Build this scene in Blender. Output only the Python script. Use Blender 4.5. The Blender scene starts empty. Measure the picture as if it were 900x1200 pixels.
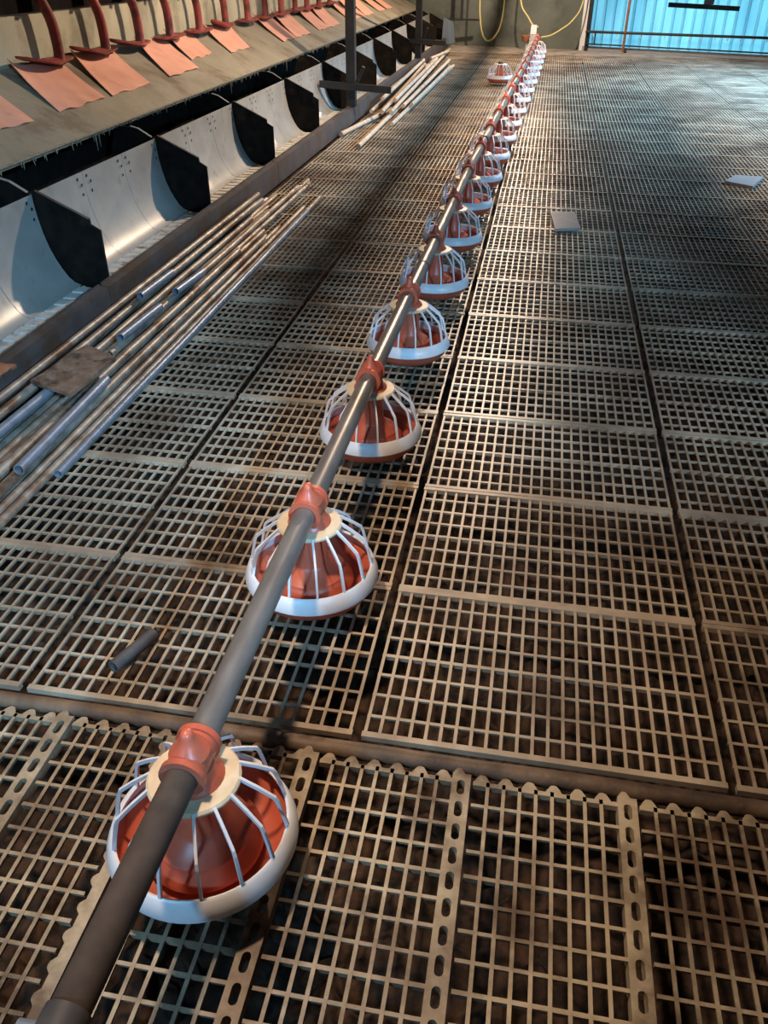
import bpy, bmesh, math, random
from mathutils import Vector, Matrix
random.seed(7)
PI = math.pi
S = bpy.context.scene
COL = S.collection

# ------------------------------------------------------------------ mesh helpers
class MB:
    def __init__(s):
        s.v = []; s.f = []; s.m = []
    def add(s, vs, fs, mi=0):
        b = len(s.v); s.v += [tuple(p) for p in vs]
        for f in fs:
            s.f.append(tuple(i + b for i in f)); s.m.append(mi)
    def box(s, x0, x1, y0, y1, z0, z1, mi=0, tx=0.0, ty=0.0):
        # tx, ty shrink the top face
        vs = [(x0, y0, z0), (x1, y0, z0), (x1, y1, z0), (x0, y1, z0),
              (x0 + tx, y0 + ty, z1), (x1 - tx, y0 + ty, z1), (x1 - tx, y1 - ty, z1), (x0 + tx, y1 - ty, z1)]
        s.add(vs, [(3, 2, 1, 0), (4, 5, 6, 7), (0, 1, 5, 4), (1, 2, 6, 5), (2, 3, 7, 6), (3, 0, 4, 7)], mi)
    def tube(s, pts, r, n=12, mi=0, cap=True, rin=None):
        pts = [Vector(p) for p in pts]
        rs = r if isinstance(r, (list, tuple)) else [r] * len(pts)
        rings = []; up = None
        for i, p in enumerate(pts):
            d = (pts[min(i + 1, len(pts) - 1)] - pts[max(i - 1, 0)]).normalized()
            if up is None:
                up = Vector((0, 0, 1)) if abs(d.z) < .9 else Vector((1, 0, 0))
            a = d.cross(up).normalized(); b = a.cross(d).normalized(); up = b
            rings.append([p + (a * math.cos(2 * PI * k / n) + b * math.sin(2 * PI * k / n)) * rs[i] for k in range(n)])
        vs = [q for R in rings for q in R]; fs = []
        for i in range(len(rings) - 1):
            for k in range(n):
                k2 = (k + 1) % n
                fs.append((i * n + k, i * n + k2, (i + 1) * n + k2, (i + 1) * n + k))
        if rin:
            # hollow: inner wall a little way in at both ends
            d0 = (pts[1] - pts[0]).normalized(); m = len(vs)
            for (ri, base) in ((0, 0), (len(rings) - 1, (len(rings) - 1) * n)):
                sgn = 1 if ri == 0 else -1
                cen = pts[ri]; b = len(vs)
                for k in range(n):
                    e = rings[ri][k] - cen
                    vs.append(cen + e * (rin / rs[ri]))
                for k in range(n):
                    e = rings[ri][k] - cen
                    vs.append(cen + e * (rin / rs[ri]) + d0 * sgn * .12)
                for k in range(n):
                    k2 = (k + 1) % n
                    f1 = (base + k, b + k, b + k2, base + k2); f2 = (b + k, b + n + k, b + n + k2, b + k2)
                    fs += [f1, f2] if sgn == 1 else [f1[::-1], f2[::-1]]
                fs.append(tuple(b + n + k for k in range(n)))
        elif cap:
            fs.append(tuple(range(n))[::-1]); fs.append(tuple((len(rings) - 1) * n + k for k in range(n)))
        s.add(vs, fs, mi)
    def lathe(s, prof, c=(0, 0, 0), n=40, mi=0, closed=False, sy=1.0):
        L = len(prof); vs = []; fs = []
        for r, z in prof:
            for k in range(n):
                a = 2 * PI * k / n
                vs.append((c[0] + r * math.cos(a), c[1] + r * math.sin(a) * sy, c[2] + z))
        m = L if closed else L - 1
        for i in range(m):
            j = (i + 1) % L
            for k in range(n):
                k2 = (k + 1) % n
                fs.append((i * n + k, i * n + k2, j * n + k2, j * n + k))
        s.add(vs, fs, mi)
    def prism(s, poly, axis, a0, a1, mi=0):
        # poly in the plane across the axis: axis 'y' -> (x,z), 'z' -> (x,y), 'x' -> (y,z)
        n = len(poly)
        def P(p, a):
            return {'y': (p[0], a, p[1]), 'z': (p[0], p[1], a), 'x': (a, p[0], p[1])}[axis]
        vs = [P(p, a0) for p in poly] + [P(p, a1) for p in poly]
        fs = [tuple(range(n)), tuple(range(n, 2 * n))[::-1]]
        for i in range(n):
            j = (i + 1) % n; fs.append((i, i + n, j + n, j))
        s.add(vs, fs, mi)
    def sheet(s, grid, t, mi=0):
        # grid[i][j] of points -> thin solid of thickness t (along local normal ~ z)
        R, C = len(grid), len(grid[0]); vs = []; fs = []
        nrm = []
        for i in range(R):
            for j in range(C):
                p = Vector(grid[i][j])
                a = Vector(grid[min(i + 1, R - 1)][j]) - Vector(grid[max(i - 1, 0)][j])
                b = Vector(grid[i][min(j + 1, C - 1)]) - Vector(grid[i][max(j - 1, 0)])
                nn = a.cross(b).normalized(); nrm.append(nn); vs.append(p)
        N = R * C
        vs += [vs[i] - nrm[i] * t for i in range(N)]
        for i in range(R - 1):
            for j in range(C - 1):
                q = (i * C + j, (i + 1) * C + j, (i + 1) * C + j + 1, i * C + j + 1)
                fs.append(q); fs.append(tuple(x + N for x in q[::-1]))
        bd = [(i, 0) for i in range(R)] + [(R - 1, j) for j in range(1, C)] + [(i, C - 1) for i in range(R - 2, -1, -1)] + [(0, j) for j in range(C - 2, 0, -1)]
        ids = [i * C + j for i, j in bd]
        for k in range(len(ids)):
            a, b = ids[k], ids[(k + 1) % len(ids)]
            fs.append((a, a + N, b + N, b))
        s.add(vs, fs, mi)
    def mesh(s, name, mats, smooth=False, fix=True):
        me = bpy.data.meshes.new(name)
        me.from_pydata(s.v, [], s.f)
        for m in (mats if isinstance(mats, (list, tuple)) else [mats]): me.materials.append(m)
        me.polygons.foreach_set('material_index', s.m)
        if fix:
            bm = bmesh.new(); bm.from_mesh(me)
            bmesh.ops.recalc_face_normals(bm, faces=bm.faces)
            bm.to_mesh(me); bm.free()
        if smooth:
            me.polygons.foreach_set('use_smooth', [True] * len(me.polygons))
            me.set_sharp_from_angle(angle=math.radians(smooth if smooth is not True else 40))
        me.update()
        return me
    def obj(s, name, mats, parent=None, smooth=False, fix=True):
        return link(name, s.mesh(name, mats, smooth, fix), parent)

def link(name, data, parent=None):
    o = bpy.data.objects.new(name, data); COL.objects.link(o)
    if parent: o.parent = parent
    return o
def tag(o, label=None, cat=None, group=None, kind=None):
    if label: o['label'] = label
    if cat: o['category'] = cat
    if group: o['group'] = group
    if kind: o['kind'] = kind
    return o
def thing(name, label, cat, loc=(0, 0, 0), group=None):
    o = link(name, None); o.location = loc
    return tag(o, label, cat, group)
def copy_tree(o, parent=None):
    c = o.copy(); COL.objects.link(c); c.parent = parent
    for ch in list(o.children): copy_tree(ch, c)
    return c
ORD = ['first', 'second', 'third', 'fourth', 'fifth', 'sixth', 'seventh', 'eighth', 'ninth', 'tenth', 'eleventh', 'twelfth', 'thirteenth', 'fourteenth',
       'fifteenth', 'sixteenth', 'seventeenth', 'eighteenth', 'nineteenth', 'twentieth', 'twenty-first', 'twenty-second', 'twenty-third', 'twenty-fourth', 'twenty-fifth']

# ------------------------------------------------------------------ materials
def mat(name, c1, c2=None, scale=20, rough=.6, metal=0.0, dirt=None, dirt_scale=2.0, dirt_amt=.5, dirt_sharp=.12, bump=0.0, bump_scale=60, spec=.5, stretch=None, dirt2=None):
    m = bpy.data.materials.new(name); m.use_nodes = True
    nt = m.node_tree; N = nt.nodes; Lk = nt.links
    bs = N['Principled BSDF']
    bs.inputs['Roughness'].default_value = rough; bs.inputs['Metallic'].default_value = metal
    bs.inputs['Specular IOR Level'].default_value = spec
    geo = N.new('ShaderNodeNewGeometry'); pos = geo.outputs['Position']
    if stretch:
        mp = N.new('ShaderNodeMapping'); mp.inputs['Scale'].default_value = stretch
        Lk.new(pos, mp.inputs['Vector']); pos = mp.outputs['Vector']
    col = None
    if c2:
        n = N.new('ShaderNodeTexNoise'); n.inputs['Scale'].default_value = scale; n.inputs['Detail'].default_value = 5
        Lk.new(pos, n.inputs['Vector'])
        r = N.new('ShaderNodeValToRGB'); r.color_ramp.elements[0].position = .35; r.color_ramp.elements[1].position = .68
        r.color_ramp.elements[0].color = (*c1, 1); r.color_ramp.elements[1].color = (*c2, 1)
        Lk.new(n.outputs['Fac'], r.inputs['Fac']); col = r.outputs['Color']
    if dirt:
        n = N.new('ShaderNodeTexNoise'); n.inputs['Scale'].default_value = dirt_scale; n.inputs['Detail'].default_value = 7; n.inputs['Roughness'].default_value = .62
        Lk.new(geo.outputs['Position'], n.inputs['Vector'])
        r = N.new('ShaderNodeValToRGB'); r.color_ramp.elements[0].position = 1 - dirt_amt - dirt_sharp / 2; r.color_ramp.elements[1].position = 1 - dirt_amt + dirt_sharp / 2
        Lk.new(n.outputs['Fac'], r.inputs['Fac'])
        mx = N.new('ShaderNodeMix'); mx.data_type = 'RGBA'
        Lk.new(r.outputs['Color'], mx.inputs[0])
        if col: Lk.new(col, mx.inputs[6])
        else: mx.inputs[6].default_value = (*c1, 1)
        mx.inputs[7].default_value = (*dirt, 1); col = mx.outputs[2]
    if dirt2:
        # a second, larger pattern of stains
        c3, sc3, am3, sh3 = dirt2
        n = N.new('ShaderNodeTexNoise'); n.inputs['Scale'].default_value = sc3; n.inputs['Detail'].default_value = 9; n.inputs['Roughness'].default_value = .7
        mp = N.new('ShaderNodeMapping'); mp.inputs['Location'].default_value = (3.7, 1.9, .4); Lk.new(geo.outputs['Position'], mp.inputs['Vector'])
        Lk.new(mp.outputs['Vector'], n.inputs['Vector'])
        r = N.new('ShaderNodeValToRGB'); r.color_ramp.elements[0].position = 1 - am3 - sh3 / 2; r.color_ramp.elements[1].position = 1 - am3 + sh3 / 2
        Lk.new(n.outputs['Fac'], r.inputs['Fac'])
        mx = N.new('ShaderNodeMix'); mx.data_type = 'RGBA'; Lk.new(r.outputs['Color'], mx.inputs[0])
        Lk.new(col, mx.inputs[6]); mx.inputs[7].default_value = (*c3, 1); col = mx.outputs[2]
    if col: Lk.new(col, bs.inputs['Base Color'])
    else: bs.inputs['Base Color'].default_value = (*c1, 1)
    if bump:
        n = N.new('ShaderNodeTexNoise'); n.inputs['Scale'].default_value = bump_scale; n.inputs['Detail'].default_value = 4
        Lk.new(geo.outputs['Position'], n.inputs['Vector'])
        b = N.new('ShaderNodeBump'); b.inputs['Strength'].default_value = bump; b.inputs['Distance'].default_value = .01
        Lk.new(n.outputs['Fac'], b.inputs['Height']); Lk.new(b.outputs['Normal'], bs.inputs['Normal'])
    return m

M = {}
M['slat'] = mat('slat_plastic', (.42, .335, .235), (.56, .46, .34), 9, .42, dirt=(.10, .064, .04), dirt_scale=2.1, dirt_amt=.42, dirt_sharp=.26, spec=.5, dirt2=((.15, .095, .06), .8, .43, .22))
M['slat_pale'] = mat('slat_plastic_pale', (.44, .355, .235), (.54, .45, .32), 30, .45, dirt=(.11, .072, .046), dirt_scale=3.4, dirt_amt=.46, dirt_sharp=.14, spec=.4, dirt2=((.13, .085, .055), 1.3, .5, .16))
M['beam'] = mat('dirty_beam', (.06, .036, .022), (.19, .125, .075), 10, .6, bump=.4, bump_scale=30)
M['litter'] = mat('manure_litter', (.009, .005, .003), (.075, .038, .019), 22, .9, bump=.8, bump_scale=40)
M['red'] = mat('red_plastic', (.50, .10, .055), (.56, .13, .07), 12, .38, dirt=(.30, .10, .06), dirt_scale=14, dirt_amt=.36, dirt_sharp=.2)
M['white'] = mat('white_plastic', (.80, .82, .86), (.72, .73, .75), 18, .38)
M['cream'] = mat('cream_plastic', (.70, .58, .40), (.60, .48, .32), 40, .5)
M['pipe'] = mat('galvanised_pipe', (.17, .15, .135), (.25, .23, .21), 26, .36, metal=.4, dirt=(.13, .08, .05), dirt_scale=5, dirt_amt=.36, dirt_sharp=.2, stretch=(1, .25, 1))
M['shadedpipe'] = mat('dusty_pipe_shaded', (.055, .040, .032), (.085, .062, .048), 22, .8, spec=.25)  # dusty brown made darker to stand in for shade on the near pipe
M['coupling'] = mat('pipe_coupling_rubber', (.05, .045, .045), (.08, .07, .065), 30, .6)
M['zinc'] = mat('galvanised_sheet', (.40, .39, .36), (.48, .47, .43), 7, .42, metal=.35, dirt=(.28, .27, .24), dirt_scale=9, dirt_amt=.33, dirt_sharp=.2)
M['tread'] = mat('white_tread_plastic', (.66, .64, .58), (.52, .5, .44), 22, .5, dirt=(.2, .15, .1), dirt_scale=11, dirt_amt=.4)
M['black'] = mat('black_board', (.006, .005, .004), (.016, .012, .009), 15, .8, spec=.1, dirt=(.03, .02, .014), dirt_scale=6, dirt_amt=.36)
M['dark'] = mat('dark_gap', (.008, .007, .006), (.014, .012, .010), 10, .95, spec=.05)
M['kerb'] = mat('kerb_metal', (.07, .066, .068), (.11, .10, .098), 9, .5, metal=.3, dirt=(.085, .058, .042), dirt_scale=5, dirt_amt=.46)
M['ledge'] = mat('ledge_board', (.24, .215, .155), (.31, .28, .205), 6, .75, dirt=(.17, .135, .09), dirt_scale=3, dirt_amt=.45, bump=.15)
M['fuzz'] = mat('dust_fringe', (.24, .22, .16), (.14, .12, .09), 50, .9)
M['flap'] = mat('pink_flap_rubber', (.74, .38, .27), (.67, .33, .23), 8, .7, dirt=(.56, .27, .19), dirt_scale=7, dirt_amt=.35)
M['bracket'] = mat('red_bracket_plastic', (.26, .045, .035), (.32, .06, .045), 12, .45, dirt=(.13, .03, .02), dirt_scale=9, dirt_amt=.45)
M['plaster'] = mat('plaster_wall', (.36, .35, .25), (.46, .44, .33), 3, .85, dirt=(.25, .235, .165), dirt_scale=2, dirt_amt=.45, bump=.2)
M['backwall'] = mat('grey_back_wall', (.10, .12, .105), (.15, .168, .145), 2.2, .85, dirt=(.075, .085, .075), dirt_scale=1.6, dirt_amt=.45, bump=.15)
M['concrete'] = mat('pale_concrete', (.34, .28, .23), (.44, .37, .31), 5, .85, dirt=(.2, .16, .13), dirt_scale=4, dirt_amt=.4)
M['steel'] = mat('dull_steel_tube', (.30, .26, .21), (.44, .39, .32), 25, .48, metal=.35, dirt=(.15, .085, .05), dirt_scale=7, dirt_amt=.46, dirt_sharp=.2)
M['bluelit_steel'] = mat('steel_tube_blue_lit', (.17, .21, .27), (.25, .30, .36), 25, .42, metal=.35, dirt=(.16, .12, .09), dirt_scale=7, dirt_amt=.34)  # blue of the cool daylight put into the steel colour
M['pole'] = mat('pale_dusty_pole', (.42, .34, .25), (.52, .43, .33), 10, .7, dirt=(.28, .2, .13), dirt_scale=8, dirt_amt=.4)
M['post'] = mat('dark_painted_steel', (.014, .017, .020), (.024, .026, .028), 15, .5, metal=.3)
M['rustyboard'] = mat('dirty_brown_board', (.15, .085, .05), (.27, .18, .13), 16, .8, dirt=(.06, .035, .02), dirt_scale=12, dirt_amt=.42, bump=.5)
M['card'] = mat('grey_card', (.50, .44, .39), (.44, .38, .34), 15, .7)
M['slate'] = mat('grey_blue_tile', (.28, .31, .35), (.24, .27, .3), 15, .6)
M['yellow'] = mat('yellow_cable_sheath', (.66, .56, .22), None, rough=.5)
M['motor'] = mat('grey_motor_paint', (.45, .45, .46), (.36, .36, .37), 20, .5)
M['boxwhite'] = mat('pale_control_box', (.72, .74, .76), None, rough=.45)
M['rust'] = mat('rusty_orange_metal', (.33, .13, .06), (.24, .09, .04), 20, .7)
M['hole'] = mat('dark_hole', (.006, .006, .006), None, rough=.9)
# translucent plastic sheeting with daylight behind it
def translucent(name, c, mixf=.75):
    m = bpy.data.materials.new(name); m.use_nodes = True; nt = m.node_tree; N = nt.nodes; Lk = nt.links
    N.remove(N['Principled BSDF']); out = N['Material Output']
    geo = N.new('ShaderNodeNewGeometry')
    n = N.new('ShaderNodeTexNoise'); n.inputs['Scale'].default_value = 1.3; n.inputs['Detail'].default_value = 4
    mp = N.new('ShaderNodeMapping'); mp.inputs['Scale'].default_value = (1.6, 1.6, .35)
    Lk.new(geo.outputs['Position'], mp.inputs['Vector']); Lk.new(mp.outputs['Vector'], n.inputs['Vector'])
    r = N.new('ShaderNodeValToRGB')
    r.color_ramp.elements[0].position = .3; r.color_ramp.elements[0].color = (c[0] * .4, c[1] * .5, c[2] * .55, 1)
    r.color_ramp.elements[1].position = .7; r.color_ramp.elements[1].color = (*c, 1)
    Lk.new(n.outputs['Fac'], r.inputs['Fac'])
    t = N.new('ShaderNodeBsdfTranslucent'); d = N.new('ShaderNodeBsdfDiffuse'); mx = N.new('ShaderNodeMixShader')
    Lk.new(r.outputs['Color'], t.inputs['Color']); Lk.new(r.outputs['Color'], d.inputs['Color'])
    mx.inputs[0].default_value = mixf
    Lk.new(d.outputs[0], mx.inputs[1]); Lk.new(t.outputs[0], mx.inputs[2]); Lk.new(mx.outputs[0], out.inputs['Surface'])
    return m
M['curtain'] = translucent('blue_translucent_sheeting', (.34, .68, .78))
M['milky'] = translucent('milky_plastic_plate', (.35, .42, .50), .45)

# ------------------------------------------------------------------ camera
CAM_H = 1.40; F = 975.0
RX = Vector((0.985, 0.173, 0.008)); 
p_, y_, r_ = math.radians(33.9), math.radians(-9.686), math.radians(.538)
fw = Vector((math.sin(y_) * math.cos(p_), math.cos(y_) * math.cos(p_), -math.sin(p_)))
rt = Vector((math.cos(y_), -math.sin(y_), 0)); upv = rt.cross(fw)
ra = rt * math.cos(r_) + upv * math.sin(r_); ub = -rt * math.sin(r_) + upv * math.cos(r_)
cam = bpy.data.cameras.new('camera'); co = bpy.data.objects.new('camera', cam); COL.objects.link(co)
co.matrix_world = Matrix(((ra.x, ub.x, -fw.x, 0), (ra.y, ub.y, -fw.y, 0), (ra.z, ub.z, -fw.z, CAM_H), (0, 0, 0, 1)))
cam.sensor_fit = 'VERTICAL'; cam.sensor_height = 36; cam.lens = F / 1200 * 36; cam.clip_start = .02; cam.clip_end = 200
S.camera = co
def proj(p):
    q = Vector(p) - Vector((0, 0, CAM_H)); z = q.dot(fw)
    if z < .05: return None
    return (450 + F * q.dot(ra) / z, 600 - F * q.dot(ub) / z, z)

# ------------------------------------------------------------------ floor
X0, W, Y0, L = .519, .778, 1.191, .5155
# pit ground under the slats: lumpy near the camera
pit = MB()
def lump(x, y):
    return -.26 + .03 * math.sin(x * 41 + 3 * math.sin(y * 17)) * math.sin(y * 37 + 2 * math.sin(x * 23)) + random.uniform(-.014, .014)
nx, ny = 110, 120
gx = [-1.9 + 3.6 * i / nx for i in range(nx + 1)]; gy = [-.1 + 4.6 * j / ny for j in range(ny + 1)]
pit.add([(x, y, lump(x, y)) for y in gy for x in gx], [(j * (nx + 1) + i, j * (nx + 1) + i + 1, (j + 1) * (nx + 1) + i + 1, (j + 1) * (nx + 1) + i) for j in range(ny) for i in range(nx)])
pit.add([(-3.2, -1.5, -.30), (6, -1.5, -.30), (6, 18, -.30), (-3.2, 18, -.30)], [(0, 1, 2, 3)])
floor = pit.obj('floor', M['litter'], smooth=60, fix=False); tag(floor, kind='structure')

NB = 24
def panel_mb(mb, ox, oy, mi=0):
    px = W / NB; py = L / 8
    for k in range(NB):
        x = ox + (k + .5) * px + random.uniform(-.0008, .0008); w = .0037
        mb.box(x - w + .0012, x + w - .0012, oy + .002, oy + L - .002, -.008, 0, mi, tx=-.0012)
    for r in range(9):
        y = oy + r * py
        if r in (0, 8):
            yy = oy + .0085 if r == 0 else oy + L - .0085
            mb.box(ox + .010, ox + W - .010, yy - .0078, yy + .0078, -.012, .002, mi, ty=.0005)
        elif r == 4:
            mb.box(ox + .012, ox + W - .012, y - .0035, y + .0035, -.013, -.001, mi, ty=-.0012)
        else:
            mb.box(ox + .012, ox + W - .012, y - .0026, y + .0026, -.008, -.0012, mi, ty=-.0014)
pm = MB(); panel_mb(pm, 0, 0)
panel_mesh = pm.mesh('slat_panel', M['slat'], fix=False)
cells = []
for i in range(-3, 6):
    for j in range(0, 29):
        ox, oy = X0 + W * i, Y0 + L * j
        ps = [proj((ox + a * W, oy + b * L, 0)) for a in (0, .5, 1) for b in (0, .5, 1)]
        ok = any(p and -260 < p[0] < 1160 and p[1] < 1500 for p in ps)
        if ok: cells.append((ps[4][2], ox, oy))
cells.sort()
rest = MB()
for n, (d, ox, oy) in enumerate(cells):
    if n < 86:
        o = link('slat_panel', panel_mesh, floor); o.location = (ox + random.uniform(-.0015, .0015), oy + random.uniform(-.0012, .0012), random.uniform(-.002, .001))
    else:
        panel_mb(rest, ox, oy)
o = rest.obj('slat_panel', M['slat'], floor, fix=False); tag(o, kind='stuff')

# front row of finer panels with perforated edge strips and scalloped end tabs
def oblong_plate(mb, x0, x1, y0, y1, z0, z1, hw, pitch, hl, first):
    """strip along y with rounded oblong holes"""
    xc = (x0 + x1) / 2; y = y1; holes = []
    yc = y1 - first
    while yc - hl / 2 > y0: holes.append(yc); yc -= pitch
    K = 6
    edges = [y1] + [(holes[i] + holes[i + 1]) / 2 for i in range(len(holes) - 1)] + [y0]
    for i, hc in enumerate(holes):
        ya, yb = edges[i + 1], edges[i]
        hole = []
        for k in range(K + 1): a = PI * k / K; hole.append((xc + hw * math.cos(a), hc + hl / 2 - hw + hw * math.sin(a)))
        for k in range(K + 1): a = PI + PI * k / K; hole.append((xc + hw * math.cos(a), hc - hl / 2 + hw + hw * math.sin(a)))
        n = len(hole); outer = []
        for (hx, hy) in hole:
            dx, dy = hx - xc, hy - hc
            sx = (x1 - xc) / abs(dx) if abs(dx) > 1e-6 else 1e9
            sy = ((yb - hc) if dy > 0 else (hc - ya)) / abs(dy) if abs(dy) > 1e-6 else 1e9
            t = min(sx, sy); outer.append((xc + dx * t, hc + dy * t))
        for zz in (z1,):
            vs = [(a, b, zz) for a, b in hole] + [(a, b, zz) for a, b in outer]
            fs = [(k, (k + 1) % n, n + (k + 1) % n, n + k) for k in range(n)]
            mb.add(vs, [f[::-1] for f in fs])
        # corners
        for cx_, cy_ in ((x0, ya), (x1, ya), (x0, yb), (x1, yb)):
            best = sorted(range(n), key=lambda k: (outer[k][0] - cx_) ** 2 + (outer[k][1] - cy_) ** 2)[:2]
            a, b = best
            if abs(a - b) in (1, n - 1):
                tri = [(outer[a][0], outer[a][1], z1), (outer[b][0], outer[b][1], z1), (cx_, cy_, z1)]
                nz = (tri[1][0] - tri[0][0]) * (tri[2][1] - tri[0][1]) - (tri[1][1] - tri[0][1]) * (tri[2][0] - tri[0][0])
                mb.add(tri, [(0, 1, 2) if nz > 0 else (0, 2, 1)])
        vs = [(a, b, z1) for a, b in hole] + [(a, b, z0) for a, b in hole]
        mb.add(vs, [(k, (k + 1) % n, n + (k + 1) % n, n + k) for k in range(n)])
    for xx in (x0, x1): mb.add([(xx, y0, z0), (xx, y1, z0), (xx, y1, z1), (xx, y0, z1)], [(0, 1, 2, 3)])
    for yy in (y0, y1): mb.add([(x0, yy, z0), (x1, yy, z0), (x1, yy, z1), (x0, yy, z1)], [(0, 1, 2, 3)])

def tab(mb, xc, y, w, h, z0, z1, ax='y', sg=1):
    pr = [(-w, 0), (-w * .72, h * .45), (-w * .38, h * .9), (0, h), (w * .38, h * .9), (w * .72, h * .45), (w, 0)]
    if ax == 'y': poly = [(xc + a, y + sg * b) for a, b in pr]
    else: poly = [(y + sg * b, xc + a) for a, b in pr]
    mb.prism(poly, 'z', z0, z1)

strips = [-.899, -.646, -.345, -.025, .305, .635, .965, 1.295]
def front_panel(x0, x1, y0, y1, kind):
    mb = MB(); z1 = 0.0; sw = .019
    # x1 = centre of its strip, x0 = centre of the neighbouring strip
    xa = x0 + sw + .003; xb = x1 - sw
    n = max(4, round((xb - xa) / .0315)); px = (xb - xa) / n
    rows = round((y1 - y0) / .0528); py = (y1 - y0 - .012) / rows
    for k in range(1, n):
        x = xa + k * px
        mb.box(x - .0024, x + .0024, y0, y1, -.009, z1, tx=-.0012)
    for r in range(rows + 1):
        y = y1 - .006 - r * py
        if r in (0, rows): mb.box(xa + .002, xb, y - .0055, y + .0055, -.013, z1, ty=.0005)
        elif r % 4 == 0: mb.box(xa + .002, xb, y - .003, y + .003, -.014, z1 - .001, ty=-.001)
        else: mb.box(xa + .002, xb, y - .0022, y + .0022, -.009, z1 - .001, ty=-.0013)
    xx = xa + .02
    while xx < xb + .02:
        tab(mb, xx, y1 - .001, .0165, .018, -.006, .0); xx += .048
    if kind == 'holes':
        oblong_plate(mb, x1 - sw, x1 + sw, y0, y1 + .012, -.026, .002, .0078, py, .036, .034)
        tab(mb, x1 - .006, y1 + .012, .012, .014, -.006, .002)
    else:
        mb.box(x1 - .010, x1 + .012, y0, y1, -.026, .002)
        yy = y1 - .03
        while yy > y0: tab(mb, yy, x1 - .010, .014, .009, -.006, .002, 'x', -1); yy -= .052
    return mb
for (ya, yb) in ((.330, 1.120),):
    for i in range(len(strips)):
        xl = strips[i - 1] if i else -1.215
        kind = 'scallop' if abs(strips[i] + .646) < .01 else 'holes'
        front_panel(xl, strips[i], ya, yb, kind).obj('perforated_panel', M['slat_pale'], floor, fix=False)
    front_panel(-1.53, -1.215, ya, yb, 'holes').obj('perforated_panel', M['slat_pale'], floor, fix=False)
# the support beam showing in the gap between the two kinds of panel
bm_ = MB()
pts = [(-1.85, 1.158, -.012)] + [(-1.6 + .2 * k, 1.160 + random.uniform(-.002, .002), -.010 + random.uniform(-.002, .002)) for k in range(19)]
bm_.tube(pts, .019, 10); bm_.obj('support_beam', M['beam'], floor, smooth=50)

# ------------------------------------------------------------------ walls and pale strip
wb = MB(); wb.add([(-3.2, 17.68, -.1), (.53, 17.09, -.1), (.53, 17.09, 3), (-3.2, 17.68, 3)], [(0, 1, 2, 3)])
wb.add([(-3.2, 17.78, -.1), (.53, 17.19, -.1), (.53, 17.19, 3), (-3.2, 17.78, 3)], [(3, 2, 1, 0)])
tag(wb.obj('wall_back', M['backwall'], fix=False), kind='structure')
wl = MB(); wl.box(-3.10, -3.0, 1.2, 17.6, -.1, 1.10); tag(wl.obj('wall_left', M['plaster']), kind='structure')
tr = MB(); tr.box(-3.10, -2.98, 1.2, 17.6, 1.10, 3.0); tag(tr.obj('trim_1', M['dark']), kind='structure')
st = MB(); st.add([(-1.80, 16.16, .0), (4.9, 16.16, .0), (4.9, 15.75, .0), (4.6, 15.85, .0), (.53, 17.09, .0), (-1.80, 17.46, .0)], [(0, 1, 4, 5)])
st = MB(); st.prism([(-1.80, 16.16), (2.9, 16.16), (.53, 17.09), (-1.80, 17.46)], 'z', -.1, .004); tag(st.obj('trim_2', M['concrete']), kind='structure')

# translucent curtain wall
A = Vector((.56, 17.06, 0)); B = Vector((4.9, 15.75, 0)); dv = (B - A).normalized(); nv = Vector((dv.y, -dv.x, 0)).normalized()
if nv.y > 0: nv = -nv
cl = (B - A).length
cm = MB(); g = []
stp = int(cl / .165)
prof = []
for k in range(stp):
    s0 = k * .165
    prof += [(s0, 0), (s0 + .115, 0), (s0 + .128, .035), (s0 + .152, .035)]
prof.append((stp * .165, 0))
for (s0, h) in prof:
    p = A + dv * s0 + nv * h
    g.append([(p.x, p.y, .075), (p.x, p.y, 3.0)])
vs = [q for row in g for q in row]
cm.add(vs, [(2 * i, 2 * i + 2, 2 * i + 3, 2 * i + 1) for i in range(len(g) - 1)])
cw = cm.obj('wall_right', M['curtain'], fix=False); tag(cw, kind='structure')
def along(s, off, z): p = A + dv * s + nv * off; return (p.x, p.y, z)
fb = MB()
def plank(mb, s0, s1, o0, o1, z0, z1):
    P = [along(s0, o0, z0), along(s1, o0, z0), along(s1, o1, z0), along(s0, o1, z0)]
    mb.add(P + [(a, b, z1) for a, b, _ in P], [(0, 1, 2, 3), (4, 5, 6, 7), (0, 1, 5, 4), (1, 2, 6, 5), (2, 3, 7, 6), (3, 0, 4, 7)])
plank(fb, 0.0, cl, .0, .06, 0, .075); fb.obj('base_rail', M['slate'], cw)
fp = MB(); plank(fp, .045, .105, .03, .09, .0, 3.0); tag(fp.obj('trim_3', M['post']), kind='structure')
fl = MB(); plank(fl, -.06, .03, .02, .04, .0, 3.0); tag(fl.obj('trim_4', M['boxwhite']), kind='structure')  # white strip painted in for the bright slit where daylight leaks

# horizontal drinker pipes in front of the curtain wall
dl = thing('drinker_pipe', 'dark thin pipe with drip nipples running along the blue sheet wall', 'pipe', along(0, .16, .30))
base = Vector(dl.location)
def rel(p): return tuple(Vector(p) - base)
t = MB(); t.tube([rel(along(.06, .16, .30)), rel(along(cl, .16, .335))], .021, 10); t.obj('pipe', M['post'], dl, smooth=50)
nm = MB(); nm.tube([(0, 0, 0), (0, 0, -.05)], [.011, .006], 8); nip = nm.mesh('nipple', M['boxwhite'])
for k in range(20):
    o = link('nipple', nip, dl); s_ = .2 + k * .2; o.location = rel(along(s_, .16, .285 + .035 * s_ / cl))
d2 = thing('lower_rail', 'dark lower rail just above the base of the blue sheet wall', 'rail', along(.06, .12, .10))
base = Vector(d2.location)
t = MB(); t.tube([rel(along(.06, .12, .115)), rel(along(cl, .12, .105))], .012, 8); t.obj('rail', M['post'], d2, smooth=50)
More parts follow.
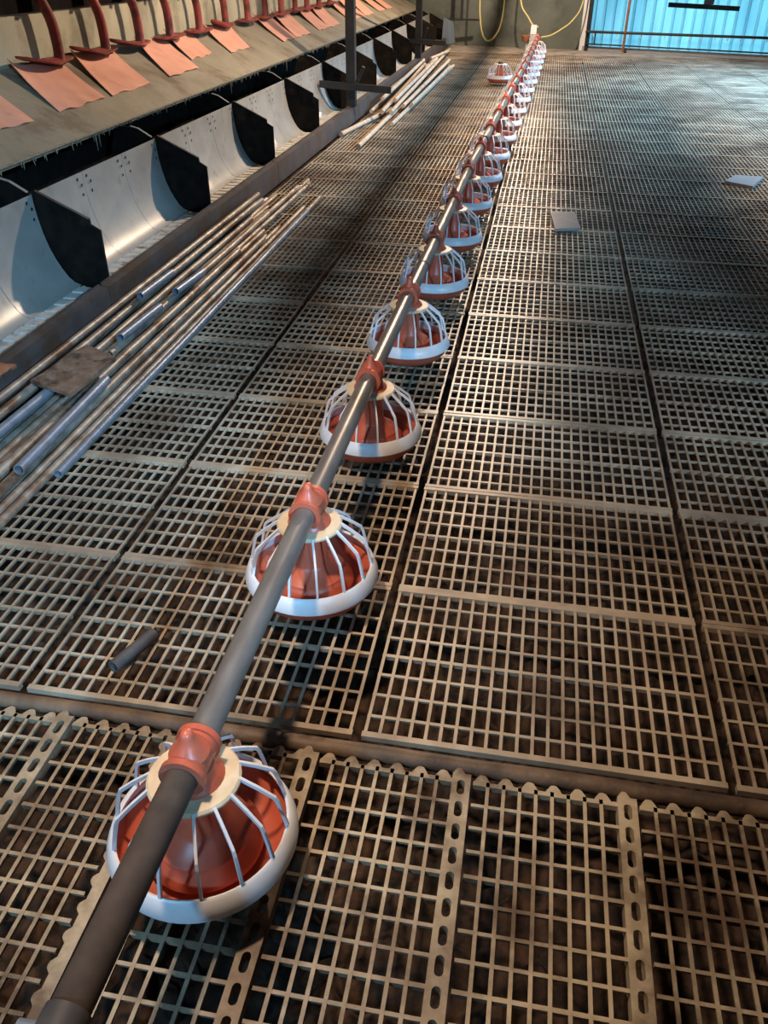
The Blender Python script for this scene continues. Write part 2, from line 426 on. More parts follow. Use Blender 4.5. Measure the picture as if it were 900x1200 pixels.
t = MB(); t.tube([rel(along(.22, .12, .1)), rel(along(.22, .12, .29))], .012, 8); t.obj('upright', M['post'], d2, smooth=50)
rs = MB(); rs.tube([along(.735, .14, .02), along(.74, .18, .6), along(.745, .16, 1.4), along(.75, .14, 2.9)], .022, 8)
tag(rs.obj('rusty_pole', M['rust'], smooth=50), 'thin rusty red pole standing upright before the blue sheet wall', 'pole')
# dark T-shaped hanger in front of the curtain wall
ht = thing('hanging_bar', 'black flat bar hung level high before the blue sheet wall', 'bar', (2.05, 14.0, .8))
t = MB(); t.box(-.50, .45, -.03, .03, -.012, .045); o = t.obj('crossbar', M['dark'], ht); o.rotation_euler = (0, .035, 0)
t = MB(); t.box(-.03, .10, -.02, .02, .045, 2.2); t.obj('hanger', M['post'], ht)

# ------------------------------------------------------------------ feed line
def line_x(y):
    T = [(-1, -.50), (.85, -.467), (2.4, -.456), (4, -.438), (5.5, -.424), (7, -.392), (9, -.347), (11, -.297), (12.4, -.266), (14, -.243), (16.5, -.21)]
    for (a, xa), (b, xb) in zip(T, T[1:]):
        if y <= b:
            return xa + (xb - xa) * (y - a) / (b - a)
    return T[-1][1]
PZ = .285
fp_ = thing('feed_pipe', 'long grey auger pipe running through the whole row of feeders', 'pipe', (line_x(.4), .4, PZ))
base = Vector(fp_.location)
t = MB(); t.tube([rel((line_x(y), y, PZ)) for y in (-.6, -.2, .2, .5, .86)], .0275, 20); o = t.obj('tube', M['shadedpipe'], fp_, smooth=50); tag(o, 'dusty brown first length of pipe, coloured dark as if in shade')
t = MB(); t.tube([rel((line_x(y), y, PZ)) for y in [.86] + [1.2 + .4 * k for k in range(37)]], .0265, 20); t.obj('tube', M['pipe'], fp_, smooth=50)
def collar(y, r, l, m, name):
    t = MB(); t.tube([rel((line_x(y - l / 2), y - l / 2, PZ)), rel((line_x(y + l / 2), y + l / 2, PZ))], r, 18); return t.obj(name, m, fp_, smooth=50)
collar(.40, .0315, .09, M['coupling'], 'coupling')
t = MB(); t.tube([rel((line_x(.42) - .03, .42, PZ)), rel((line_x(.42) - .055, .42, PZ - .002))], .009, 10); t.obj('clamp_bolt', M['bluelit_steel'], fp_, smooth=50)
collar(3.52, .0285, .012, M['coupling'], 'wire_tie')
collar(6.52, .034, .07, M['coupling'], 'coupling'); collar(9.6, .033, .09, M['coupling'], 'coupling'); collar(12.7, .033, .09, M['coupling'], 'coupling')

# feeder parts (origin on the floor under its centre)
dish = MB(); dish.lathe([(.0001, .036), (.110, .034), (.134, .040), (.154, .060), (.164, .084), (.160, .088), (.154, .084), (.146, .066), (.128, .050), (.105, .046), (.06, .055), (.0001, .06)], n=56)
dish_m = dish.mesh('dish', M['red'], smooth=45)
cone = MB(); cone.lathe([(.036, .24), (.040, .19), (.044, .135), (.050, .124), (.078, .106), (.086, .101), (.088, .092), (.104, .078), (.106, .066), (.102, .066), (.099, .074), (.080, .09), (.045, .11), (.034, .19), (.031, .24)], n=48)
cone_m = cone.mesh('feed_cone', M['red'], smooth=40)
ring = MB(); ring.lathe([(.149, .121), (.153, .124), (.158, .121), (.1685, .093), (.1685, .084), (.164, .083), (.154, .110), (.149, .116)], n=64, closed=True)
ring_m = ring.mesh('grill_ring', M['white'], smooth=45)
def spoke(mb, a):
    c_, s_ = math.cos(a), math.sin(a)
    path = [(.076, .2415), (.106, .219), (.1345, .194), (.1385, .184), (.146, .152), (.1525, .118)]
    hw, ht_ = .0026, .0034
    vs = []
    for i, (r, z) in enumerate(path):
        r0, z0 = path[max(i - 1, 0)]; r1, z1 = path[min(i + 1, len(path) - 1)]
        d = Vector((r1 - r0, z1 - z0)).normalized(); nn = Vector((-d.y, d.x))
        if nn.y < 0: nn = -nn
        for (w, h) in ((-hw, -ht_), (hw, -ht_), (hw, ht_), (-hw, ht_)):
            rr = r + nn.x * h; zz = z + nn.y * h
            vs.append((c_ * rr - s_ * w, s_ * rr + c_ * w, zz))
    fs = [(0, 1, 2, 3), tuple(4 * (len(path) - 1) + k for k in (3, 2, 1, 0))]
    for i in range(len(path) - 1):
        for k in range(4):
            k2 = (k + 1) % 4; fs.append((4 * i + k, 4 * i + k2, 4 * i + 4 + k2, 4 * i + 4 + k))
    mb.add(vs, fs)
sp = MB(); spoke(sp, 0); spoke_m = sp.mesh('spoke', M['white'])
full = MB(); full.v = list(ring.v); full.f = list(ring.f); full.m = list(ring.m)
for k in range(14): spoke(full, math.radians(7 - 25.714 * k))
full_m = full.mesh('grill', M['white'], smooth=40)
colr = MB(); colr.lathe([(.038, .247), (.076, .244), (.080, .240), (.080, .236), (.040, .236)], n=40, closed=True)
colr_m = colr.mesh('collar', M['cream'], smooth=40)
sad = MB()
sad.lathe([(.054, .243), (.052, .25), (.042, .258), (.038, .275), (.030, .275), (.030, .243)], n=28, closed=True)
# sleeve round the pipe (hollow, axis along y)
n = 24
for (ya, yb, r1, r0) in ((-.040, .040, .0345, .0275), (-.043, -.032, .0395, .0275), (.032, .043, .0395, .0275)):
    vs = []
    for yy in (ya, yb):
        for rr in (r1, r0):
            vs += [(rr * math.cos(2 * PI * k / n), yy, PZ + rr * math.sin(2 * PI * k / n)) for k in range(n)]
    fs = []
    for k in range(n):
        k2 = (k + 1) % n
        fs += [(k, k2, 2 * n + k2, 2 * n + k), (n + k2, n + k, 3 * n + k, 3 * n + k2), (k2, k, n + k, n + k2), (2 * n + k, 2 * n + k2, 3 * n + k2, 3 * n + k)]
    sad.add(vs, fs)
sad.lathe([(.034, PZ + .020), (.027, PZ + .030), (.017, PZ + .043), (.0115, PZ + .056), (.010, PZ + .064), (.006, PZ + .068), (.0001, PZ + .069)], n=20, sy=1.15)
sad_m = sad.mesh('pipe_saddle', M['red'], smooth=40)

def make_feeder(spokes, saddle=True):
    r = link('pan_feeder', None)
    link('dish', dish_m, r); link('feed_cone', cone_m, r)
    if spokes:
        g = link('grill', ring_m, r)
        for k in range(14):
            o = link('spoke', spoke_m, g); o.rotation_euler.z = math.radians(7 - 25.714 * k)
    else: link('grill', full_m, r)
    link('collar', colr_m, r)
    if saddle: link('pipe_saddle', sad_m, r)
    return r
protoA = make_feeder(True); protoB = None
words_ = ['nearest red and white pan feeder, first on the grey pipe, facing the finer slats'] + ['red and white pan feeder, %s from the near end of the grey pipe' % w for w in ORD[1:]]
NF = 20
for k in range(NF):
    if k == 0: r = protoA
    elif k < 9: r = copy_tree(protoA)
    elif k == 9: protoB = make_feeder(False); r = protoB
    else: r = copy_tree(protoB)
    y = .851 + .771 * k
    lab = words_[k]
    if k == 7: lab = 'dimmest red and white pan feeder, eighth along the grey pipe'
    if k == NF - 1: lab = 'farthest red and white pan feeder, beside the drive motor'
    r.location = (line_x(y), y, 0)
    r.rotation_euler.z = -.0 + random.uniform(-.12, .12) * (k > 0)
    r.rotation_euler.z = 0 if k == 0 else -(line_x(y + .1) - line_x(y)) / .1
    tag(r, lab, 'feeder', 'pan feeders hung along the grey pipe')
# the loose feeder set down beside the row
r = make_feeder(False, False); r.location = (-.600, 12.0, 0)
t = MB(); t.lathe([(.032, .24), (.034, .27), (.024, .272), (.022, .24)], n=20, closed=True); t.obj('neck', M['coupling'], r, smooth=40)
tag(r, 'loose red and white pan feeder set down off the pipe row', 'feeder')

# drive motor at the far end of the pipe
mt = thing('drive_motor', 'grey drive motor with pale box at the far end of the pipe', 'motor', (-.305, 16.1, 0))
t = MB(); t.box(-.055, .055, -.08, .08, .16, .30); t.tube([(0, .0, .21), (0, .26, .21)], .062, 18); t.obj('motor_body', M['motor'], mt, smooth=40)
t = MB(); t.box(-.05, .05, -.07, .07, .305, .43, tx=.006, ty=.006); t.obj('control_box', M['boxwhite'], mt)
t = MB(); t.tube([(-.10, -.05, .004), (-.10, -.05, .20)], .018, 10); t.tube([(.06, .1, .004), (.05, .1, .2)], .014, 8); t.obj('foot', M['motor'], mt, smooth=40)
t = MB(); t.lathe([(.045, .19), (.075, .26), (.075, .285), (.06, .285), (.035, .2)], c=(-.115, -.05, 0), n=20, closed=True); t.obj('red_cup', M['rust'], mt, smooth=40)

# yellow cables
def catenary(pts, n=8):
    P = [Vector(p) for p in pts]; out = []
    for i in range(len(P) - 1):
        p0, p1, p2, p3 = P[max(i - 1, 0)], P[i], P[i + 1], P[min(i + 2, len(P) - 1)]
        for k in range(n):
            t = k / n
            out.append(.5 * ((2 * p1) + (p2 - p0) * t + (2 * p0 - 5 * p1 + 4 * p2 - p3) * t * t + (3 * p1 - p0 - 3 * p2 + p3) * t ** 3))
    out.append(P[-1]); return out
def cable(pts, label):
    t = MB(); t.tube(catenary(pts), .0125, 8); return tag(t.obj('yellow_cable', M['yellow'], smooth=60), label, 'cable')
cable([(-.6, 16.6, 2.4), (-.585, 16.6, 1.4), (-.575, 16.55, .76), (-.42, 16.4, .52), (-.30, 16.25, .39), (-.245, 16.14, .405)], 'yellow cable dropping straight down onto the drive motor box')
cable([(.52, 16.95, 2.4), (.50, 16.85, 1.2), (.45, 16.75, .70), (.32, 16.6, .48), (.16, 16.5, .36), (-.02, 16.35, .27), (-.17, 16.2, .25)], 'yellow cable sagging from the blue wall edge to the motor')
cable([(-1.28, 16.75, 2.4), (-1.275, 16.7, .9), (-1.24, 16.65, .45), (-1.17, 16.6, .22), (-1.08, 16.6, .15), (-.97, 16.6, .22), (-.88, 16.6, .42), (-.85, 16.62, .9), (-.86, 16.7, 2.4)], 'yellow cable hanging in a loop before the grey back wall')

# ------------------------------------------------------------------ nest row
YB = 3.53; PB = 1.372
secp = [(-2.200, .500), (-2.199, .455), (-2.194, .40), (-2.184, .335), (-2.168, .27), (-2.147, .215), (-2.122, .168), (-2.10, .135), (-2.075, .112), (-2.045, .100)]
def sheet_mb(y0, y1):
    mb = MB()
    mb.sheet([[(x, y0, z) for x, z in secp], [(x, y1, z) for x, z in secp]], .002)
    # rivet holes in pairs by each seam, upper edge
    for yy in (y0 + .045, y1 - .045):
        for zz in (.475, .445, .40):
            for dy in ((-.012,) if zz > .46 else (.012,)):
                x = -2.1985 if zz > .45 else -2.194
                vs = [(x + .0035, yy + dy, zz)] + [(x + .0035, yy + dy + .008 * math.cos(a * PI / 5), zz + .008 * math.sin(a * PI / 5)) for a in range(10)]
                mb.add(vs, [(0, 1 + a, 1 + (a + 1) % 10) for a in range(10)], 1)
    return mb
sh_m = None
def make_bay():
    r = link('nest_bay', None)
    w = (PB - .02) / 3
    me = sheet_mb(.01, .01 + w - .004).mesh('back_sheet', [M['zinc'], M['hole']], smooth=40, fix=False)
    for k in range(3):
        o = link('back_sheet', me, r); o.location.y = k * w
    t = MB(); y = .02
    while y < PB - .06:
        t.box(-2.052, -1.965, y, y + .068, .088, .100, tx=.002, ty=.002); y += .0835
    t.box(-2.05, -2.035, .0, PB, .075, .09); t.obj('slat_tread', M['tread'], r)
    poly = [(-1.905, .088), (-1.905, .355), (-1.948, .380), (-1.950, .402), (-2.185, .512), (-2.20, .505), (-2.196, .40), (-2.166, .265), (-2.12, .165), (-2.075, .112), (-2.04, .098), (-1.99, .085)]
    t = MB(); t.prism(poly, 'y', PB - .006, PB + .006); o = t.obj('divider', M['black'], r)
    t = MB(); t.prism([(-1.952, .4025), (-1.952, .4055), (-2.186, .5155), (-2.186, .5125)], 'y', PB - .008, PB + .008); t.obj('edge_trim', M['kerb'], o)
    poly2 = [(-2.206, .02), (-2.206, .495), (-2.225, .502), (-2.30, .545), (-2.345, .556), (-2.44, .556), (-2.60, .02)]
    t = MB(); t.prism(poly2, 'y', PB - .006, PB + .006); o = t.obj('rear_divider', M['black'], r)
    t = MB(); t.prism([(-2.225, .503), (-2.225, .507), (-2.30, .550), (-2.345, .561), (-2.345, .557), (-2.30, .546)], 'y', PB - .008, PB + .008); t.obj('edge_trim', M['zinc'], o)
    t = MB(); t.box(-2.66, -2.64, 0, PB, 0, .655); t.box(-2.64, -2.22, 0, PB, .03, .05); t.obj('nest_back', M['dark'], r)
    return r
bay = make_bay()
for k in range(11):
    b = bay if k == 0 else copy_tree(bay)
    b.location = (0, YB - PB + PB * k, 0)
    lab = 'metal nest bay with black end divider, %s from the near end of the row' % ORD[k]
    if k == 0: lab = 'nearest metal nest bay with blue tinted curved sheet, beside the nearest kerb board'
    if k == 10: lab = 'farthest metal nest bay, against the grey back wall'
    tag(b, lab, 'nest', 'metal nest bays along the plaster wall')
t = MB(); t.prism([(-1.70, .1), (-1.90, .1), (-1.92, .46), (-1.88, .46)], 'y', 16.98, 16.99)
t = MB(); t.sheet([[(-1.93, 16.95, .06), (-1.91, 16.95, .47)], [(-1.80, 16.93, .06), (-1.83, 16.93, .44)], [(-1.69, 16.95, .08), (-1.73, 16.95, .40)]], .004)
tag(t.obj('plastic_plate', M['milky']), 'milky bluish plastic plate at the far end of the nests', 'plate')

# kerb boards
kj = [1.0, 3.395, 6.13, 8.88, 11.62, 14.36, 17.2]
for k in range(6):
    y0, y1 = kj[k], kj[k + 1]
    lab = ('dirty grey kerb board along the nests, %s from the near end' % ORD[k]) if k < 5 else 'last dirty grey kerb board, reaching the grey back wall'
    r = thing('kerb_board', lab, 'kerb', (-1.86, y0, 0), 'kerb boards in front of the nests')
    t = MB(); t.prism([(-.018, 0), (.016, 0), (.016, .145), (-.018, .150)], 'y', .004, y1 - y0 - .004); t.obj('board', M['kerb'], r)
    t = MB(); t.box(-.026, -.019, .01, y1 - y0 - .01, .0, .16); t.obj('rear_flange', M['kerb'], r)

# sloping ledge (nest roof)
LX0, LZ0, LX1, LZ1 = -2.42, .574, -2.995, .843
def lz(x): return LZ0 + (LZ1 - LZ0) * (x - LX0) / (LX1 - LX0)
lg = thing('nest_roof', 'sloping grey brown nest roof board under the pink flaps', 'roof', (-2.42, 1.4, LZ0))
t = MB(); t.prism([(0, 0), (-.575, LZ1 - LZ0), (-.575, LZ1 - LZ0 - .03), (0, -.022)], 'y', 0, 16.1); t.obj('board', M['ledge'], lg)
t = MB(); t.tube([(.006, 16.1 * k / 40, -.006 + random.uniform(-.002, .002)) for k in range(41)], .006, 8); t.obj('edge_wire', M['fuzz'], lg, smooth=60)
t = MB()
for k in range(240):
    y = random.uniform(0, 9) if k < 190 else random.uniform(9, 15)
    hl = random.choice([.008, .012, .018, .02, .03]) + (.05 if random.random() < .04 else 0)
    t.tube([(.003, y, -.012), (.004 + random.uniform(-.004, .004), y + random.uniform(-.008, .008), -.018 - hl)], [.005, .0012], 5)
o = t.obj('dust_fringe', M['fuzz'], lg); tag(o, 'ragged dusty fringe', kind='stuff')

# pink flaps lying on the ledge
FL = [(3.95, 4.47, 4.33, 3.82), (4.78, 5.33, 5.15, 4.61), (5.50, 6.06, 5.83, 5.25), (6.45, 6.96, 6.73, 6.18), (7.00, 7.56, 7.33, 6.86), (7.86, 8.52, 8.18, 7.66),
      (9.26, 9.86, 9.57, 9.08), (9.91, 10.55, 10.18, 9.58), (10.86, 11.43, 11.06, 10.60), (11.52, 12.12, 11.66, 11.09), (12.55, 13.05, 12.85, 12.30), (13.10, 13.66, 13.30, 12.87), (13.77, 14.4, 13.95, 13.36), (14.55, 15.15, 14.9, 14.42), (15.25, 15.85, 15.6, 15.05)]
for k, (a, b, c, d) in enumerate(FL):
    xt, xb = -2.955, -2.60
    if k == 4: xb = -2.70
    if k == 5: xb = -2.655
    g = []; Rn, Cn = 9, 15
    ph = random.uniform(0, 6); amp = random.uniform(.6, 1.2); lift = .006 if k != 4 else .003
    for i in range(Rn):
        v = i / (Rn - 1); row = []
        for j in range(Cn):
            u = j / (Cn - 1)
            y = (a + (b - a) * u) * (1 - v) + (d + (c - d) * u) * v
            x = xt + (xb - xt) * v + .006 * math.sin(u * 9 + ph) * v
            z = lz(x) + lift + .024 * max(0, 1 - v * 2.4) * (1 - .5 * u) + .045 * (1 - v) ** 1.2 * max(0, 1 - u * 4) ** 2 * amp + amp * .005 * v * v * (1 + math.sin(u * 17 + ph)) + (.006 if k == 3 else 0)
            row.append((x, y, z))
        g.append(row)
    t = MB(); t.sheet(g, .004)
    lab = 'pink rubber flap lying on the sloping nest roof, %s from the near end' % ORD[k]
    if k == 0: lab = 'nearest pink rubber flap on the nest roof, only its corner showing'
    if k == 4: lab = 'pink rubber flap tucked beside and under its neighbour, fifth from the near end'
    tag(t.obj('pink_flap', M['flap'], smooth=60), lab, 'flap', 'pink flaps on the nest roof')

# red brackets standing along the wall foot
BR = [(5.25, -1), (5.87, -1), (6.42, -1), (6.98, 0), (7.62, 0), (8.28, -.5), (8.93, 0), (9.52, 0), (10.1, 0), (10.68, 0), (11.2, 0), (11.8, 0), (12.4, 0)]
def bracket_mesh(off):
    sh = MB()
    pts = catenary([(0, 0, .02), (0, 0, .14), (-.005, -.02, .26), (-.03, -.09, .42), (-.06, -.12, .62), (-.065, -.12, .95)], 5)
    sh.tube(pts, [.046, .036, .033] + [.031] * (len(pts) - 3), 12)
    ft = MB()
    L_ = .30 if off == -1 else .25
    cy = off * .17
    n = 28; prof = [(.10, .012), (.98, .040), (1.0, .052), (.9, .050), (.55, .034), (.2, .05), (.1, .05)]
    vs = []; fs = []
    for r, z in prof:
        for k in range(n):
            a = 2 * PI * k / n; yy = r * L_ * math.sin(a)
            # the offset foot tapers to a toe
            vs.append((r * .085 * math.cos(a) * (1 if off == 0 else 1 - .35 * max(0, -yy / L_)), yy + cy * min(1, r), z + (.05 * max(0, -yy / L_) if off else 0)))
    for i in range(len(prof) - 1):
        for k in range(n):
            k2 = (k + 1) % n; fs.append((i * n + k, i * n + k2, (i + 1) * n + k2, (i + 1) * n + k))
    fs.append(tuple(range(n))); fs.append(tuple((len(prof) - 1) * n + k for k in range(n)))
    ft.add(vs, fs)
    cl_ = MB(); cl_.box(-.07, -.02, -.16, -.12, .30, .42); cl_.tube([(-.045, -.14, .42), (-.05, -.14, .95)], .012, 8)
    return [(sh.mesh('shaft', M['bracket'], smooth=50)), ft.mesh('foot', M['bracket'], smooth=50), cl_.mesh('clip', M['dark'])]
BM = {o: bracket_mesh(o) for o in (-1, -.5, 0)}
for k, (y, off) in enumerate(BR):
    r = thing('red_bracket', 'red plastic bracket with flared foot by the plaster wall, %s from the near end' % ORD[k], 'bracket', (-2.90, y, lz(-2.90) + .012), 'red brackets behind the pink flaps')
    for nme, me in zip(('shaft', 'foot', 'clip'), BM[off]): link(nme, me, r)

# posts standing on the kerb
def post(y, zbar, x0, x1, label, tilt=0.0):
    r = thing('steel_post', label, 'post', (-1.862, y, .15))
    t = MB(); t.box(-.043, .043, -.043, .043, .002, 2.3); t.box(-.048, .048, -.05, .05, .0, .012); t.obj('upright', M['post'], r)
    t = MB(); t.box(x0 + 1.862, x1 + 1.862, -.085, -.045, zbar - .15 - .03, zbar - .15 + .03); o = t.obj('crossbar', M['post'], r); o.rotation_euler.y = tilt
    t = MB(); t.tube([(.06, -.03, zbar - .12), (.13, -.04, zbar + .02)], .018, 8); t.obj('brace', M['post'], r)
    return r
post(8.80, .33, -2.17, -1.47, 'thick dark steel post with crossbar on the kerb, nearer of two', .05)
post(13.45, .36, -2.17, -1.47, 'thinner looking dark steel post with crossbar, farther of two', .03)
# bracket pipe before the back wall
r = thing('wall_bracket', 'dark upright rod with short crossbar before the grey back wall', 'bracket', (-1.6, 17.0, .42))
t = MB(); t.box(-.022, .022, -.02, .02, 0, 2.2); t.obj('rod', M['post'], r)
t = MB(); t.box(-.32, .32, -.03, .02, .0, .03); t.obj('crossbar', M['post'], r)

# ------------------------------------------------------------------ loose tubes near the kerb
GR = 'loose tubes in the pile beside the kerb'
def rod(name, x0, y0, x1, y1, z0, z1, r, m, label, cat, group, hollow=False, wob=.0):
    c = Vector(((x0 + x1) / 2, (y0 + y1) / 2, 0))
    o = MB(); P = [Vector((x0 + (x1 - x0) * k / 6 + (random.uniform(-wob, wob) if 0 < k < 6 else 0), y0 + (y1 - y0) * k / 6, z0 + (z1 - z0) * k / 6)) - c for k in range(7)]
    o.tube(P, r, 12, rin=r * .8 if hollow else None)
    ob = o.obj(name, m, smooth=50); ob.location = c
    return tag(ob, label, cat, group)
base_t = [(-1.402, 2.05, -1.432, 5.35, 'bluelit_steel'), (-1.432, 1.60, -1.440, 5.72, 'steel'), (-1.468, 1.50, -1.480, 5.45, 'steel'), (-1.502, 1.45, -1.508, 4.95, 'steel'), (-1.536, 1.40, -1.530, 4.75, 'steel'),
          (-1.570, 1.40, -1.575, 4.85, 'steel'), (-1.604, 1.35, -1.612, 6.10, 'steel'), (-1.638, 1.4, -1.645, 6.20, 'steel'), (-1.672, 1.4, -1.680, 5.3, 'steel'), (-1.706, 1.45, -1.714, 5.4, 'steel'), (-1.740, 1.4, -1.745, 5.7, 'steel'), (-1.776, 1.4, -1.778, 5.6, 'steel'), (-1.812, 1.4, -1.812, 5.5, 'steel')]
for k, (a, b, c, d, m) in enumerate(base_t):
    rr = .0148
    lab = 'long grey steel tube lying on the slats, %s of the pile counted from the feeders' % ORD[k]
    if k == 0: lab = 'long blue-lit steel tube edging the pile on the feeder side'
    if k == len(base_t) - 1: lab = 'long grey steel tube lying hard against the foot of the kerb'
    rod('steel_tube', a, b, c, d, rr + .002, rr + .002, rr, M[m], lab, 'tube', GR, hollow=True, wob=.003)
sec = [(-1.488, 1.75, -1.494, 4.6), (-1.555, 1.5, -1.560, 4.35), (-1.622, 2.9, -1.628, 5.85), (-1.689, 1.6, -1.695, 5.0), (-1.757, 1.6, -1.762, 5.45)]
for k, (a, b, c, d) in enumerate(sec):
    rod('steel_tube', a, b, c, d, .048, .048, .0155, M['steel'], 'grey steel tube resting in the second layer of the pile, %s counted from the feeders' % ORD[k], 'tube', GR, hollow=True, wob=.003)
rod('steel_tube', -1.79, 1.5, -1.785, 5.45, .083, .083, .015, M['steel'], 'grey steel tube topping the pile right beside the kerb', 'tube', GR, hollow=True, wob=.003)
rod('steel_tube', -1.726, 1.9, -1.728, 5.2, .079, .079, .0145, M['steel'], 'grey steel tube topping the pile, one in from the kerb', 'tube', GR, hollow=True, wob=.003)
rod('short_tube', -1.612, 2.99, -1.596, 3.36, .084, .084, .018, M['bluelit_steel'], 'short blue-lit grey tube with dark open end, on the pile past the brown board', 'tube', GR, hollow=True)
rod('short_tube', -1.600, 3.56, -1.580, 3.86, .084, .084, .018, M['bluelit_steel'], 'shortest pale blue-lit tube, lying on the pile farthest from the board', 'tube', GR, hollow=True)
rod('short_tube', -1.700, 3.40, -1.690, 3.74, .112, .112, .017, M['bluelit_steel'], 'short grey blue-lit tube on the pile nearest the kerb', 'tube', GR, hollow=True)
rod('short_tube', -1.462, 1.95, -1.487, 2.60, .085, .085, .018, M['bluelit_steel'], 'bright blue-lit tube sloping down from beneath the brown board', 'tube', GR, hollow=True)
rod('short_tube', -1.655, 1.95, -1.643, 2.47, .086, .086, .018, M['bluelit_steel'], 'blue-lit tube poking out behind the brown board toward the kerb', 'tube', GR, hollow=True)
# brown board on the pile
t = MB()
q = [(-1.715, 2.48), (-1.672, 2.83), (-1.505, 2.73), (-1.520, 2.40)]
g = []
for i in range(7):
    u = i / 6; g.append([((q[0][0] * (1 - u) + q[3][0] * u) * (1 - v) + (q[1][0] * (1 - u) + q[2][0] * u) * v + random.uniform(-.004, .004) * (0 < i < 6), (q[0][1] * (1 - u) + q[3][1] * u) * (1 - v) + (q[1][1] * (1 - u) + q[2][1] * u) * v, .118 + random.uniform(-.003, .003)) for v in [k / 6 for k in range(7)]])
t.sheet(g, .014)
tag(t.obj('brown_board', M['rustyboard'], smooth=30), 'square dirty brown board lying on top of the tube pile', 'board')

t = MB()
t.sheet([[(-1.862 + .014 * i + random.uniform(-.003, .003), 2.40 + .018 * j + random.uniform(-.003, .003), .160 + .016 * math.sin(i * PI / 6) * math.sin(j * PI / 6) + random.uniform(0, .004)) for j in range(7)] for i in range(7)], .012)
tag(t.obj('rusty_scrap', M['rust'], smooth=50), 'small rusty brown scrap resting on top of the nearest kerb board', 'scrap')

# pale poles in the far pile
far = [(-1.802, 8.03, -1.60, 9.59, .03), (-1.533, 7.50, -1.540, 9.99, .025), (-1.519, 9.10, -1.668, 15.9, .055), (-1.437, 8.66, -1.391, 13.86, .025), (-1.389, 9.64, -1.372, 13.27, .025), (-1.462, 9.52, -1.485, 14.16, .06),
       (-1.777, 9.39, -1.80, 11.71, .025), (-1.815, 10.58, -1.81, 11.78, .06), (-1.609, 9.08, -1.77, 13.54, .03), (-1.671, 9.90, -1.71, 14.30, .06), (-1.565, 9.61, -1.643, 13.90, .06), (-1.71, 9.68, -1.80, 13.64, .06), (-1.766, 13.46, -1.767, 15.74, .03), (-1.73, 13.87, -1.60, 15.03, .06)]
far.sort(key=lambda e: e[1])
def seg_gap(p, q):
    # smallest sideways gap over the shared stretch of y
    ya, yb = max(p[1], q[1]), min(p[3], q[3])
    if ya >= yb: return 9
    fx = lambda e, y: e[0] + (e[2] - e[0]) * (y - e[1]) / (e[3] - e[1])
    ds = [fx(p, ya + (yb - ya) * k / 20) - fx(q, ya + (yb - ya) * k / 20) for k in range(21)]
    return 0 if min(ds) < 0 < max(ds) else min(abs(d) for d in ds)
lev = []
for k, e in enumerate(far):
    used = {lev[j] for j in range(k) if seg_gap(e, far[j]) < .045}
    lv = 0
    while lv in used: lv += 1
    lev.append(lv)
far = [(e[0], e[1], e[2], e[3], .024 + .042 * lev[k]) for k, e in enumerate(far)]
for k, (a, b, c, d, z) in enumerate(far):
    lab = 'pale dusty pole in the far pile by the kerb, near end %s from the camera' % ORD[k]
    if k == 0: lab = 'pale dusty pole reaching closest to the camera in the far pile'
    if k == 1: lab = 'pale dusty pole slanting away from the kerb at the near tip of the far pile'
    rod('pale_pole', a, b, c, d, z, z, .021, M['pole'], lab, 'pole', 'pale poles in the far pile', wob=.002)

# small litter on the slats
t = MB(); t.tube([(-.852, 1.275, .018), (-.805, 1.40, .018)], .0165, 14, rin=.012)
tag(t.obj('tube_stub', M['coupling'], smooth=50), 'short dark tube stub lying alone on the slats', 'tube')
t = MB(); t.prism([(.108, 5.66), (.262, 5.69), (.292, 5.31), (.140, 5.25)], 'z', .004, .020); tag(t.obj('grey_card', M['card']), 'pale square card lying alone on the slats right of the feeders', 'card')
bpy.data.objects['grey_card']['label'] = 'pale beige square card lying on the dark slats beyond the feeders'
t = MB(); t.prism([(1.48, 7.03), (1.68, 7.01), (1.54, 6.66), (1.37, 6.80)], 'z', .004, .024); tag(t.obj('grey_tile', M['slate']), 'bluish grey tile lying flat on the slats toward the blue wall', 'tile')

# unseen bars added above the frame to shade the lamps
for k, (x, w) in enumerate(((-.52, .036), (.62, .03))):
    t = MB(); t.box(x - w, x + w, 3.0, 17.0, 2.0, 2.03); tag(t.obj('trim_%d' % (5 + k), M['post']), kind='structure')
t = MB(); t.box(-.25, -.03, 4.2, 11.5, 2.0, 2.14); tag(t.obj('trim_7', M['motor']), kind='structure')   # unseen box added to darken the slats beside the feeders
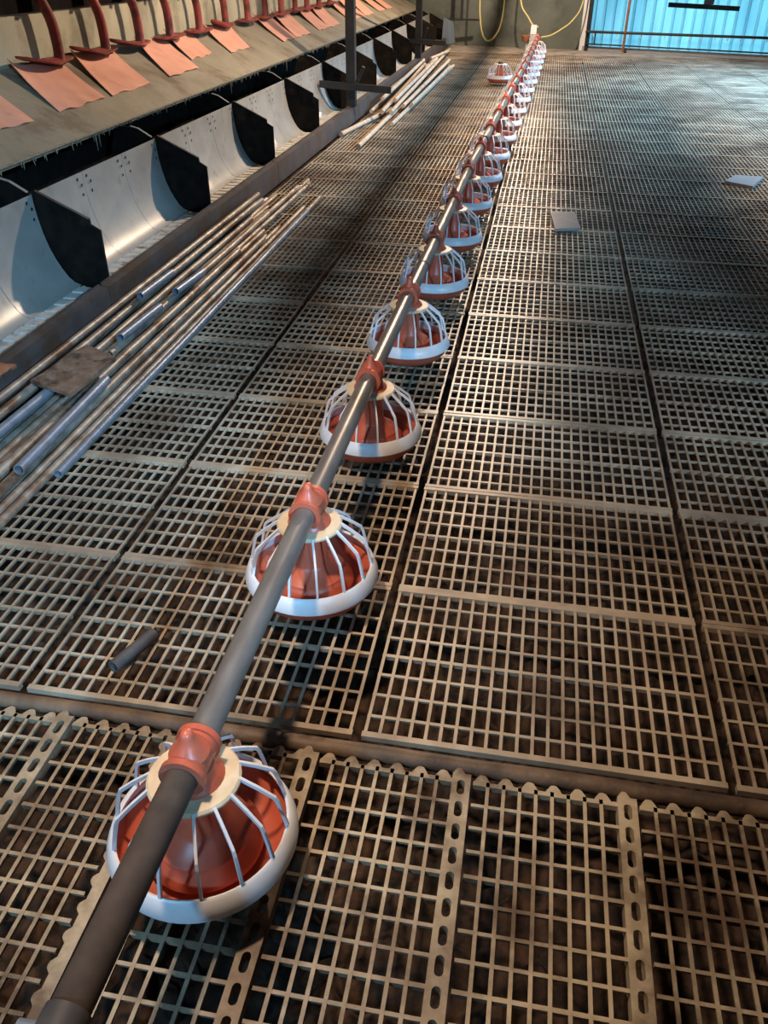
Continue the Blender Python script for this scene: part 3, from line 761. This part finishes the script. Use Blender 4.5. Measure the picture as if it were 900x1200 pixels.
# ------------------------------------------------------------------ light
def area(name, loc, target, sx, sy, e, c, spread=180):
    l = bpy.data.lights.new(name, 'AREA'); l.shape = 'RECTANGLE'; l.size = sx; l.size_y = sy; l.energy = e; l.color = c
    l.spread = math.radians(spread)
    o = bpy.data.objects.new(name, l); COL.objects.link(o); o.location = loc
    d = (Vector(target) - Vector(loc)).normalized(); o.rotation_euler = d.to_track_quat('-Z', 'Y').to_euler(); return o
def lamp(name, loc, e, c, r=.06):
    l = bpy.data.lights.new(name, 'POINT'); l.energy = e; l.color = c; l.shadow_soft_size = r
    o = bpy.data.objects.new(name, l); COL.objects.link(o); o.location = loc; return o
WARM = (1, .75, .55); COOL = (.30, .64, 1.0)
def spot(name, loc, target, e, c, ang, r=.12, blend=.5):
    l = bpy.data.lights.new(name, 'SPOT'); l.energy = e; l.color = c; l.shadow_soft_size = r; l.spot_size = math.radians(ang); l.spot_blend = blend
    o = bpy.data.objects.new(name, l); COL.objects.link(o); o.location = loc
    o.rotation_euler = (Vector(target) - Vector(loc)).normalized().to_track_quat('-Z', 'Y').to_euler(); return o
spot('added_spot_near', (-.75, 1.0, 2.3), (-.35, 1.5, 0), 190, WARM, 92, .08, 1.0)  # added warm spot over the near slats, no lamp known there
lamp('barn_lamp_middle', (-.35, 7.6, 2.6), 540, WARM, .06)
lamp('barn_lamp_far', (-.35, 14.2, 2.6), 640, WARM, .06)
# daylight behind the sheeting and through the side wall and the door behind; cool spots added
mid = A + dv * cl / 2
area('daylight_sheet', (mid.x - nv.x * .9, mid.y - nv.y * .9, .5), (mid.x, mid.y, .4), 5.5, 1.8, 105, (.46, .82, 1.0))
area('daylight_side', (5.2, 11.8, 2.8), (2.9, 11.2, .0), 6.5, 1.2, 700, COOL, 75)
spot('daylight_door', (3.2, -1.2, 1.9), (-.5, 4.6, .12), 900, COOL, 25)
spot('cool_spot_near', (-1.5, -2.0, 2.3), (-1.05, 1.15, .0), 290, COOL, 38)  # added cool spot, turns the nearest feeder and slats blue
spot('cool_spot_nests', (2.2, -1.8, 2.6), (-2.3, 2.7, .25), 1700, COOL, 26)  # added cool spot to tint the nearest nest sheets, no hatch known
wd = bpy.data.worlds.new('barn_air'); S.world = wd; wd.use_nodes = True
bg = wd.node_tree.nodes['Background']; bg.inputs['Color'].default_value = (.42, .42, .45, 1); bg.inputs['Strength'].default_value = .05

S.view_settings.view_transform = 'Standard'; S.view_settings.look = 'None'
S.view_settings.gamma = 1; S.view_settings.use_curve_mapping = False
S.view_settings.exposure = 0.0
